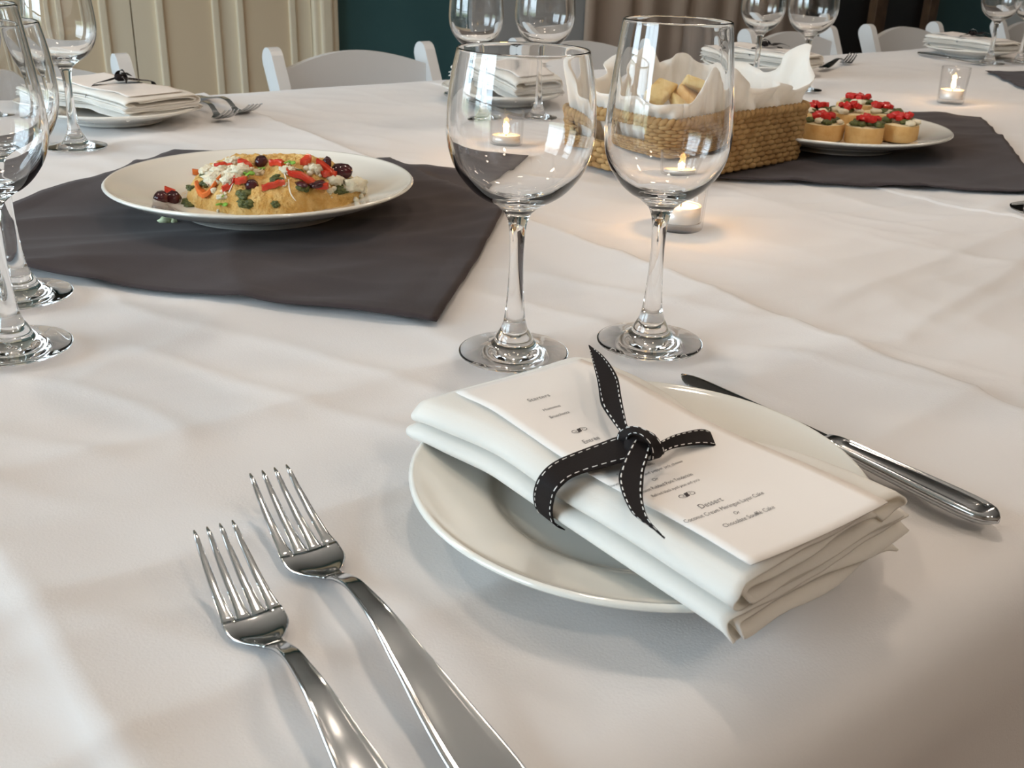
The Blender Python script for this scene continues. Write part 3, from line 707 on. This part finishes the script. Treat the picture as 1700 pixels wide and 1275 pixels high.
# ------------------------------------------------------------------ hummus and what is scattered over it
HR=Vector((CR.x,CR.y,0)).normalized(); HD=Vector((CF.x,CF.y,0)).normalized()
mc=P(450,316,.022); mc.z=0
PROF_H=[p for p in plate_prof(.139,.030,.085,.010,.072)]
PROF_H=PROF_H[:max(range(len(PROF_H)),key=lambda i:PROF_H[i][0])]
def plate_z(x,y):
    r=math.hypot(x-hc.x,y-hc.y)
    for i in range(len(PROF_H)-1):
        if r<=PROF_H[i+1][0]:
            a,b=PROF_H[i],PROF_H[i+1]; return hc.z-T+a[1]+(b[1]-a[1])*(r-a[0])/(b[0]-a[0]+1e-9)
    return hc.z-T+.03
def mound(x, y):
    """height above the table at world x, y (or plate surface)"""
    d=Vector((x-mc.x,y-mc.y,0)); a=d.dot(HR)/.082; b=d.dot(HD)/.064
    th=math.atan2(b,a); rr=math.hypot(a,b)/(1+.07*math.sin(3*th+.4)+.05*math.sin(5*th+2))
    bz=plate_z(x,y)
    if rr>=1: return bz
    h=.037*(1-rr**2.6)**.62
    h*=1-.28*math.exp(-((a+.02)/.16)**2-((b+.5)/.5)**2)   # dip at the front middle
    h+=.006*math.exp(-((a-.45)/.3)**2-((b)/.4)**2)
    h+=.0042*noise.noise(Vector((x*55,y*55,.5)))+.0022*noise.noise(Vector((x*190,y*190,2.5)))+.0012*noise.noise(Vector((x*420,y*420,5.5)))
    return bz+max(0,h)
def hum():
    n=110; V=[];F=[]
    for j in range(n):
        for i in range(n*2):
            rr=(j/(n-1))**.8*1.10; t=2*PI*i/(2*n)
            p=mc+HR*(.082*rr*math.cos(t))+HD*(.064*rr*math.sin(t)); h=mound(p.x,p.y)
            if rr>1.04: h-=.0012
            V.append((p.x,p.y,T+h))
    for j in range(n-1):
        for i in range(2*n): F.append((j*2*n+i,j*2*n+(i+1)%(2*n),(j+1)*2*n+(i+1)%(2*n),(j+1)*2*n+i))
    tag(link('hummus_mound',V,F,M_HUMMUS,loc=(mc.x,mc.y,T+.0175)),'coarse golden hummus mounded on the wide white plate','hummus')
hum()
def on_mound(px,py):
    d=ray(px,py); k=.6
    while k<1.6:
        p=CO+d*k
        if p.z<=T+mound(p.x,p.y): return p
        k+=.0015
    return P(px,py,.0175)
def rotm(rz, rx=0, ry=0): return Matrix.Rotation(rz,3,'Z')@Matrix.Rotation(ry,3,'Y')@Matrix.Rotation(rx,3,'X')
YA=-YAW  # screen-right direction is world angle -YAW
def pepper(px,py,length,ang,label,m=M_PEPPER,w=.005,bend=0.0):
    p=on_mound(px,py); b=B(); n=12; V=[];F=[]
    ex=HR*math.cos(ang)+HD*math.sin(ang); ey=Vector((-ex.y,ex.x,0))
    for i in range(n):
        s=-.5+i/(n-1); q=p+ex*(s*length)+ey*(bend*(4*s*s-.5)); zz=max(T+mound(q.x,q.y)+.0010,p.z-.004)
        e=w*(.75+.25*math.cos(s*PI))
        for (a,c) in ((-1,-.5),(1,-.5),(1.05,.3),(.75,.62),(-.75,.62),(-1.05,.3)): V.append((q.x+ey.x*a*e*.5,q.y+ey.y*a*e*.5,zz+c*.0045+.0012))
    for i in range(n-1):
        for k in range(6): F.append((i*6+k,i*6+(k+1)%6,(i+1)*6+(k+1)%6,(i+1)*6+k))
    F.append((5,4,3,2,1,0)); F.append(tuple(range((n-1)*6,n*6)))
    tag(link('pepper_strip',V,F,m,loc=p[:],smooth=False),label,'pepper','pepper pieces on the hummus')
pepper(511,303,.036,.0,'longest red pepper strip, on the right half of the hummus',w=.009)
pepper(454,312,.020,.35,'thin red pepper strip at the front middle of the hummus',w=.0045)
pepper(345,319,.026,-.25,'curved orange pepper piece at the left front of the hummus',M_ORANGE,.009,.008)
pepper(283,322,.009,.2,'pale red pepper bit behind the olives at the hummus edge',w=.008)
pepper(371,279,.016,.1,'red pepper slice at the back left of the hummus',w=.006)
pepper(407,276,.013,-.6,'red pepper point at the back middle of the hummus',w=.008)
pepper(401,306,.010,.1,'square red pepper chunk beside a round olive',w=.010)
pepper(380,316,.012,.5,'small red pepper strip below the feta heap',w=.005)
pepper(327,291,.008,.3,'tiny orange pepper bit at the upper left of the hummus',M_ORANGE,.006)
pepper(460,275,.018,-.7,'slanting red pepper strip at the top of the hummus',w=.006)
pepper(508,272,.010,1.2,'upright red pepper piece at the back of the hummus',w=.008)
pepper(543,284,.018,-.15,'red pepper strip beside the wrinkled olive on the right',w=.008)
pepper(540,294,.008,.8,'small red pepper bit above the right feta crumbs',w=.006)
def olive(px,py,r,label,seed,sc=(1.2,.9,.8)):
    p=on_mound(px,py); c=(p.x,p.y,p.z+r*.35)
    tag(B().blob(c,r,.25,seed,2,1.2,sc,rotm(seed)).build('olive',M_OLIVE,loc=c),label,'olive','dark olives on the hummus')
olive(268,332,.0075,'wrinkled dark olive leftmost at the hummus edge',1); olive(287,335,.0080,'dark olive touching the left foot of the hummus',2,(1,1,.9))
olive(418,311,.0055,'small round olive at the front middle of the hummus',3,(1.1,1,1)); olive(434,273,.0070,'glossy brown olive at the back top of the hummus',4)
olive(543,274,.0055,'dark olive sliver at the back right of the hummus',5,(.8,.8,1.1)); olive(567,291,.0095,'large wrinkled olive at the right of the hummus',6)
olive(528,311,.0085,'flat purple olive half under the longest pepper strip',7,(1.6,.8,.4))
olive(500,310,.0060,'dark olive bit under the left end of the longest pepper strip',8,(1.5,.8,.4))
def feta(px,py,r,seed,label):
    r*=.74; p=on_mound(px,py); b=B(); rr=random.Random(seed)
    b.blob((p.x,p.y,p.z+r*.2),r,.75,seed,3,3.2,(1.2,1,.7))
    for k in range(9):
        a=rr.uniform(0,6.28); d=r*rr.uniform(.7,1.3); x,y=p.x+d*math.cos(a),p.y+d*math.sin(a)
        b.blob((x,y,T+mound(x,y)+.0012),r*rr.uniform(.22,.42),.5,seed+k,2,2.0)
    tag(b.build('feta_crumble',M_FETA,loc=(p.x,p.y,p.z)),label,'cheese','feta crumbles on the hummus')
for i,(x,y,r,l) in enumerate(((362,300,.013,'largest heap of white feta, left half of the hummus'),(385,300,.010,'feta crumble right of the largest feta heap'),(346,286,.009,'feta crumble above the orange pepper piece'),
  (366,287,.009,'feta crumble between the back-left pepper and the heap'),(387,270,.008,'feta crumble topmost at the back left of the hummus'),(400,284,.009,'pinkish feta crumble under the back pepper point'),
  (521,283,.009,'round feta lump at the back right beside the upright pepper'),(556,303,.009,'feta crumble at the right end of the longest pepper strip'),(588,311,.013,'big feta crumble at the far right foot of the hummus'),
  (478,285,.007,'small feta crumble behind the longest pepper strip'),(428,288,.006,'feta dab under the green sprig at the middle'),(548,318,.004,'tiny feta crumb on the right front of the hummus'),(368,328,.005,'feta dab beneath the orange pepper piece'),(472,308,.003,'tiny feta crumb left of the longest pepper strip'))):
    feta(x,y,r,20+i,l)
def pesto(px,py,r,seed,label):
    r*=1.45; p=on_mound(px,py); b=B(); rr=random.Random(seed)
    for k in range(10):
        a=rr.uniform(0,6.28); d=r*rr.uniform(0,1); q=on_mound(px+d*900*math.cos(a),py+d*700*math.sin(a))
        b.blob((q.x,q.y,q.z+.0004),r*rr.uniform(.3,.6),.5,seed*3+k,2,2.0,(1,1,.5))
    tag(b.build('pesto_dab',M_PESTO,loc=p[:]),label,'pesto','pesto dabs on the hummus')
for i,(x,y,r,l) in enumerate(((405,324,.007,'dark green pesto patch at the left front of the hummus'),(409,339,.007,'pesto patch running down to the plate at the front'),(343,305,.006,'pesto dab behind the orange pepper curve'),(316,312,.004,'pesto streak on the left slope of the hummus'),
   (312,338,.006,'olive green pesto dab at the left foot of the hummus'),(459,297,.006,'pesto dab above the thin red pepper strip'),(503,313,.006,'pesto dab under the longest pepper strip'),(564,316,.006,'pesto dab beneath the right feta'),(459,340,.004,'pesto trickle at the front foot of the hummus'),(497,287,.004,'pesto fleck behind the longest pepper strip'),(338,293,.004,'pesto fleck by the tiny orange pepper bit'))):
    pesto(x,y,r,60+i,l)
def green(px,py,s,seed,label):
    p=on_mound(px,py); t=thing('microgreen',label,'garnish',p[:],'green garnish on the hummus'); rr=random.Random(seed)
    for k in range(3):
        a=seed+k*2.2; c=p+Vector((math.cos(a)*s*.6,math.sin(a)*s*.6,.003))
        B().blob(c,s*.6,.1,seed+k,2,1,(1,.75,.3),rotm(a,.5)).build('leaf',M_GREEN,t)
    B().tube([p,p+Vector((0,0,.003))],.0006,6).build('stem',M_SPROUT,t)
for i,(x,y,s,l) in enumerate(((412,294,.006,'bright green leaf sprig beside the square pepper'),(482,275,.005,'green sprig at the back top of the hummus'),(434,285,.0035,'dark green leaf on the middle feta dab'),(370,344,.0055,'bright green leaf at the front rim of the plate'),(371,330,.0035,'small green leaf under the orange pepper'))): green(x,y,s,i+2,l)
def sprout(pts,label):
    Q=[on_mound(*p)+Vector((0,0,.0012)) for p in pts]; pp=cr(Q,6)
    tag(B().tube([Vector(p) for p in pp],.00055,6).build('sprout_thread',M_SPROUT,loc=Q[0][:]),label,'sprout','white sprout threads')
sprout([(479,300),(480,312),(484,326),(499,346)],'thin white sprout thread hanging down the hummus front'); sprout([(466,283),(472,290),(475,300)],'thin white sprout thread behind the pepper strip')
sprout([(490,281),(498,285),(503,292)],'curled white sprout by the back green sprig'); sprout([(395,293),(388,305),(380,322)],'thin white sprout thread crossing the left feta'); sprout([(396,279),(407,279),(418,280)],'pale sprout thread across the back pepper point')
p=P(275,365,.0035); b=B(); b.blob((p.x,p.y,p.z),.0045,.4,3,2,1.5,(1.4,1,.8)).blob((p.x+.006,p.y-.004,p.z-.001),.003,.4,5,2)
tag(b.build('food_crumb',mat('pale_green_crumb',(.55,.62,.40),.7),loc=p[:]),'pale green crumb dropped on the charcoal cloth by the hummus plate','crumb')

# ------------------------------------------------------------------ bruschetta
def bruschetta(px,py,zb,label,seed,rot=0.0,r=.031):
    c=P(px,py,zb); rr=random.Random(seed); t=thing('bruschetta',label,'bread',c[:],'bruschetta slices')
    h=.021; sxy=(1.08,.90)
    prof=[(.0001,0),(r*.93,0),(r*.99,.002),(r,.010),(r*.985,h-.002),(r*.96,h)]
    B().lathe(prof,36,c,sx=sxy[0],sy=sxy[1],rot=rot).build('crust',M_CRUST,t)
    b=B(); n=36; V=[(c.x,c.y,c.z+h+.0012)];F=[]
    for j,f in enumerate((.35,.65,.97)):
        for i in range(n):
            a=2*PI*i/n; x=r*f*math.cos(a)*sxy[0]; y=r*f*math.sin(a)*sxy[1]; X=x*math.cos(rot)-y*math.sin(rot); Y=x*math.sin(rot)+y*math.cos(rot)
            V.append((c.x+X,c.y+Y,c.z+h-.0002+(.0014*rr.random() if j<2 else 0)))
    for i in range(n): F.append((0,1+i,1+(i+1)%n))
    for j in range(2):
        for i in range(n): F.append((1+j*n+i,1+(j+1)*n+i,1+(j+1)*n+(i+1)%n,1+j*n+(i+1)%n))
    link('crumb',V,F,M_CRUMB,t)
    g=B(); ch=B()
    for k in range(17):
        a=rr.uniform(0,6.28); d=r*.78*math.sqrt(rr.random()); (g if k%5<3 else ch).blob((c.x+d*math.cos(a),c.y+d*math.sin(a),c.z+h+.0035),.0062*rr.uniform(.7,1.2),.5,seed+k,2,2,(1.2,1,.6))
    g.build('pesto',M_PESTO,t); ch.build('cheese',M_FETA,t)
    o=B()
    a0=rr.uniform(0,6.28)
    for k in range(9):
        a=a0+k*1.3; d=r*(.30 if k<6 else .52)*(k>0)
        o.bev(-.0042,.0042,-.0040,.0040,-.0034,.0034,.0014,Matrix.Translation((c.x+d*math.cos(a),c.y+d*math.sin(a),c.z+h+.0082+.002*rr.random()))@rotm(rr.uniform(0,3),rr.uniform(-.5,.5),rr.uniform(-.5,.5)).to_4x4())
    to=o.build('tomato',M_TOMATO,t); return t
zb=.0163
for i,(x,y,l,z) in enumerate(((1365,231,'bruschetta slice at the front, half behind the basket corner',zb),(1432,236,'bruschetta slice at the front middle of the plate',zb),(1490,232,'bruschetta slice at the front right of the plate',zb),
   (1350,211,'bruschetta slice in the second row against the basket',zb),(1402,212,'bruschetta slice in the second row, middle of the plate',zb),(1462,213,'bruschetta slice in the second row at the right',zb),(1418,196,'rearmost bruschetta slice showing behind the others',zb))):
    bruschetta(x,y,z,l,100+i,rot=.4*i,r=.0265)

# ------------------------------------------------------------------ bread basket
bn,br_,bl_=P(1104,312),P(1330,268),P(962,264)
bex=(br_-bn); BL=bex.length; bex.normalize(); bey=Vector((-bex.y,bex.x,0)); BW=.150
bo=Vector((bn.x,bn.y,T+.0035)); BH=.070
def bk(x,y,z):
    f=1+.035*z/BH       # walls flare
    cx,cy=BL/2,BW/2; p=bo+bex*(cx+(x-cx)*f)+bey*(cy+(y-cy)*f); return Vector((p.x,p.y,bo.z+z))
bask=thing('bread_basket','woven brown seagrass basket lined with a white cloth','basket',tuple(bk(BL/2,BW/2,0)))
def perim(s, rc=.022):
    """rounded rectangle, s in 0..1, starting at the near corner along the long front side"""
    segs=[('l',(rc,0),(BL-rc,0)),('a',(BL-rc,rc),-PI/2),('l',(BL,rc),(BL,BW-rc)),('a',(BL-rc,BW-rc),0),('l',(BL-rc,BW),(rc,BW)),('a',(rc,BW-rc),PI/2),('l',(0,BW-rc),(0,rc)),('a',(rc,rc),PI)]
    lens=[math.hypot(q[2][0]-q[1][0],q[2][1]-q[1][1]) if q[0]=='l' else rc*PI/2 for q in segs]; tot=sum(lens); d=(s%1)*tot
    for q,L in zip(segs,lens):
        if d<=L:
            if q[0]=='l': t=d/L; return q[1][0]+(q[2][0]-q[1][0])*t, q[1][1]+(q[2][1]-q[1][1])*t
            a=q[2]+d/L*PI/2; return q[1][0]+rc*math.cos(a), q[1][1]+rc*math.sin(a)
        d-=L
    return rc,0
NR=11
def in_hole(x,y,z):
    cy=BW/2
    return (x<.012 or x>BL-.012) and abs(y-cy)<.034 and .032<z<.056
HOLE=[r_ for r_ in range(NR) if .032<.004+r_*(BH-.010)/(NR-1)<.056]
for r_ in range(NR):
    z=.004+r_*(BH-.010)/(NR-1); last=r_==NR-1; rad=.0037 if not last else .0043
    b=B(); b2=B(); ns=54
    if last: ns=96
    for k in range(ns):
        s0=(k+.5*(r_%2))/ns; pts=[]
        ok=True
        for q in (-.62,-.3,0,.3,.62):
            x,y=perim(s0+q/ns)
            if in_hole(x,y,z): ok=False
            x2,y2=perim(s0+q/ns+.0005); tx_,ty_=x2-x,y2-y; l=math.hypot(tx_,ty_); nx,ny=ty_/l,-tx_/l
            off=.0034*math.cos(q*2.5)-.0014; zz=z+(q*.0016*(1 if r_%2 else -1) if not last else q*.006)
            p=bk(x+nx*off,y+ny*off,zz); pts.append(p)
        if ok: (b if r_ not in HOLE or (pts[2]-bo).dot(bey)<BW/2 else b2).tube(pts,[rad*.55,rad*.95,rad,rad*.95,rad*.55],7)
    b.build('woven_strand' if not last else 'rim_braid',M_STRAW,bask)
    if b2.V: b2.build('woven_strand',M_STRAW,bask)
# inner wall behind the weave so no gaps show through, with hand holes left open
iw=B(); n=160; zs=[0,.02,.032,.056,.068]
for j in range(4):
    for i in range(n):
        x,y=perim(i/n); x1,y1=perim((i+1)/n); zm=(zs[j]+zs[j+1])/2
        if in_hole(x,y,zm) or in_hole(x1,y1,zm): continue
        f=lambda x,y:(BL/2+(x-BL/2)*.975,BW/2+(y-BW/2)*.96)
        a=f(x,y);c=f(x1,y1); iw.add([bk(*a,zs[j]),bk(*c,zs[j]),bk(*c,zs[j+1]),bk(*a,zs[j+1])],[(0,1,2,3)])
iw.build('inner_weave',M_STRAW,bask)
B().add([bk(.004,.004,.003),bk(BL-.004,.004,.003),bk(BL-.004,BW-.004,.003),bk(.004,BW-.004,.003)],[(0,1,2,3)]).build('bottom',M_STRAW,bask,smooth=False)
# white cloth lining it, corners standing up
def liner():
    n=200; rows=[]
    pk=[(.085,.040,.042),(.20,.012,.05),(.325,.046,.034),(.42,.020,.06),(.55,.034,.05),(.67,.046,.055),(.80,.034,.03),(.90,.006,.03)]
    def H(s):
        h=.010
        for c,a,w in pk:
            d=min(abs(s-c),1-abs(s-c)); h+=a*math.exp(-(d/w)**2)
        return h+.007*noise.noise(Vector((math.cos(s*6.28)*3.2,math.sin(s*6.28)*3.2,.3)))
    prof=[(.30,.020),(.55,.018),(.80,.024),(.88,.05),(.905,.062),(.935,.072)]
    for f,z in prof:
        rows.append([(f,z,0.0,i/n) for i in range(n+1)])
    out=[]
    for j,row in enumerate(rows):
        o=[]
        for f,z,_,s in row:
            x,y=perim(s); w_=.0045*math.sin(s*97)*(.3+.7*(z>.05))+.003*math.sin(s*211+1)
            X=BL/2+(x-BL/2)*f; Y=BW/2+(y-BW/2)*f; d=math.hypot(X-BL/2,Y-BW/2)+1e-6
            o.append(tuple(bk(X+(X-BL/2)/d*w_,Y+(Y-BW/2)/d*w_,z)))
        out.append(o)
    for t in (.35,.7,1.0):
        o=[]
        for i in range(n+1):
            s=i/n; x,y=perim(s); h=H(s)*t; f=.945+.055*t*(1 if h<.03*t else .55)
            w_=.016*t*noise.noise(Vector((math.cos(s*6.28)*6,math.sin(s*6.28)*6,1.7+t*.3)))+.003*t*noise.noise(Vector((math.cos(s*6.28)*19,math.sin(s*6.28)*19,3.7+t*.6)))
            f2=.945+.04*t
            X=BL/2+(x-BL/2)*f2; Y=BW/2+(y-BW/2)*f2; d=math.hypot(X-BL/2,Y-BW/2)+1e-6
            o.append(tuple(bk(X+(X-BL/2)/d*w_,Y+(Y-BW/2)/d*w_,.072+h)))
        out.append(o)
    V,F,_=sheet(out,None,.0012)
    tag(link('basket_cloth',V,F,M_NAPKIN,loc=tuple(bk(BL/2,BW/2,.02))),'crumpled white cloth standing up in peaks out of the bread basket','cloth')
liner()
def chip(x,y,z,r,rz,rx,ry,label,seed):
    c=bk(x,y,z); mtx=Matrix.Translation(c)@rotm(rz,rx,ry).to_4x4()
    b=B().bev(-r*1.2,r*1.2,-r*.62,r*.62,-.0055,.0055,.003,mtx)
    rr=random.Random(seed)
    b.V=[tuple(Vector(v)+Vector((noise.noise(Vector(v)*90+Vector((seed,0,0))),noise.noise(Vector(v)*90+Vector((0,seed,0))),noise.noise(Vector(v)*90)))*.0022) for v in b.V]
    tag(b.build('toasted_bread',M_CRUST if seed%2 else M_TOAST,loc=c[:]),label,'bread','toasted bread in the basket')
chip(.07,.09,.050,.030,.3,.25,.1,'brown toast low inside the basket at its left',1); chip(.12,.08,.065,.030,1.0,.35,-.2,'pale toast leaning in the middle of the basket',2)
chip(.155,.08,.068,.030,.2,.5,.15,'brown toast at the right of the basket opening',3); chip(.15,.09,.082,.026,.9,.3,.3,'pale yellow toast topmost in the basket',4); chip(.10,.105,.078,.024,.4,.2,-.2,'yellow toast piece at the back of the basket',6)

# ------------------------------------------------------------------ far place settings
def far_setting(c, ang, words):
    off=Vector((c.x,c.y+.04,T+.0015))
    def cp(o,label,rz=PI+ang,dz=0):
        q=copy_tree(o); q.location=off+Vector((0,0,dz)); q.rotation_euler=(0,0,rz); q['label']=label; return q
    cp(plate0,'round white plate '+words,0)
    cp(nap0,'white folded napkin on the plate '+words)
    k=card0.copy(); C.objects.link(k); k.location=off; k.rotation_euler=(0,0,PI+ang); k['label']='menu card on the tied napkin '+words
    cp(ribbon0,'black ribbon knotted round the napkin '+words)
SET=[(P(212,196,.010),.25,'before the cream doors'),(P(868,160,.010),-.1,'seen through the round wine glass'),(P(1296,116,.010),.1,'behind the bread basket'),(P(1636,90,.010),-.15,'beyond the farthest candle')]
for c,a,w in SET: far_setting(c,a,w)
def place(o, loc_from, loc_to_px, z, rz, label, group):
    q=copy_tree(o); q.location=P(*loc_to_px); q.location.z=T+z; q.rotation_euler=(0,0,rz); q['label']=label; q['group']=group; return q
# fork/knife meshes point along the original direction; aim copies by their own axes
def aim(o, src0, src1, tip_px, end_px, label, group):
    a=math.atan2(src1.y-src0.y,src1.x-src0.x); p,q=P(*tip_px,.005),P(*end_px,.005); b=math.atan2(q.y-p.y,q.x-p.x)
    c=copy_tree(o); c.location=(p.x,p.y,T+.0022); c.rotation_euler=(0,0,b-a); c['label']=label; c['group']=group; return c
s0,s1=P(446,788,.0205),P(800,1277,.004)
aim(f2,s0,s1,(388,205),(318,172),'steel fork nearer the napkin before the cream doors','far forks')
aim(f2,s0,s1,(427,195),(345,168),'outer steel fork right of the napkin before the cream doors','far forks')
aim(f2,s0,s1,(1416,101),(1368,113),'steel fork right of the plate behind the bread basket','far forks')
k0,k1=P(1127,628,.003),P(1650,868,.006)
aim(knife0,k0,k1,(872,188),(676,141),'steel knife on the cloth left of the round wine glass','far knives')
aim(knife0,k0,k1,(1640,106),(1503,86),'steel knife beside the plate beyond the farthest candle','far knives')

# ------------------------------------------------------------------ folding chairs along the far side
CHW=.172; CY_=1.895
def make_chair(u, label):
    t=thing('folding_chair',label,'chair',(u,CY_,0),'white folding chairs along the far side')
    for sx_ in (-1,1):
        x=u+sx_*CHW; b=B(); pts=[]
        # back post running into the front leg, flat board with a rounded head
        def yz(s): return (CY_+.035-.36*s-.0*s, .772-.772*s)
        n=14; V=[];F=[]
        W=.023; th=.012
        outl=[]
        for k in range(9): a=PI*k/8; outl.append((-W*math.cos(a),W*math.sin(a)))
        y0,z0=yz(0.0); y1,z1=yz(1.0); d=Vector((0,y1-y0,z1-z0)).normalized(); e2=Vector((0,-d.z,d.y))
        top=Vector((x,y0,z0-W))
        ring=[top+e2*a-d*b_ for a,b_ in outl]; bot=Vector((x,y1,0.001))
        ring+=[bot+e2*(W*.8),bot-e2*(W*.8)]
        V=[p+Vector((-th,0,0)) for p in ring]+[p+Vector((th,0,0)) for p in ring]; m=len(ring)
        F=[tuple(range(m)),tuple(reversed(range(m,2*m)))]+[(i,m+i,m+(i+1)%m,(i+1)%m) for i in range(m)]
        link('leg',V,F,M_CHAIR,t,smooth=False)
        B().bev(x*1-.010-sx_*.03,x+.010-sx_*.03,-.02,.02,0,.55,.004,None).V
        rl=B(); q0=Vector((x-sx_*.028,CY_-.16,.43)); q1=Vector((x-sx_*.028,CY_+.10,.001)); rl.tube([q0,q1],.014,8); rl.build('leg',M_CHAIR,t,smooth=False)
    # backrest: one arched slat
    V=[];F=[];n=24; yb=CY_+.018; 
    for i in range(n+1):
        s=-1+2*i/n; x=u+s*(CHW-.010); zt=.730+.030*(1-s*s)**1.1; cv=.016*(1-s*s)
        for (yy,zz) in ((yb+cv-.008,.615),(yb+cv-.008,zt),(yb+cv+.008,zt),(yb+cv+.008,.615)): V.append((x,yy+(.735-zz)*-.47*.0,zz))
    for i in range(n):
        for k in range(4): F.append((i*4+k,i*4+(k+1)%4,(i+1)*4+(k+1)%4,(i+1)*4+k))
    F.append((3,2,1,0)); F.append(tuple(n*4+k for k in range(4)))
    link('backrest',V,F,M_CHAIR,t,smooth=False)
    B().bev(u-CHW+.014,u+CHW-.014,CY_-.40,CY_-.06,.425,.455,.012).build('seat',M_SEAT,t)
    B().tube([(u-CHW,CY_-.20,.22),(u+CHW,CY_-.20,.22)],.010,8).build('stretcher',M_CHAIR,t)
    return t
chair0=make_chair(.415,'white folding chair behind the napkin before the cream doors')
for u,l in ((1.047,'white folding chair between the cream doors and the teal wall'),(1.635,'white folding chair in front of the taupe curtain, partly behind glasses'),(2.40,'white folding chair at the meeting of curtain and black doorway'),(2.925,'white folding chair in front of the black doorway and its brown posts'),(3.64,'white folding chair cut by the frame, farthest along the table')):
    c=copy_tree(chair0); c.location=(u,CY_,0); c['label']=l
for o in bpy.data.objects:
    if '_o' in o: del o['_o']
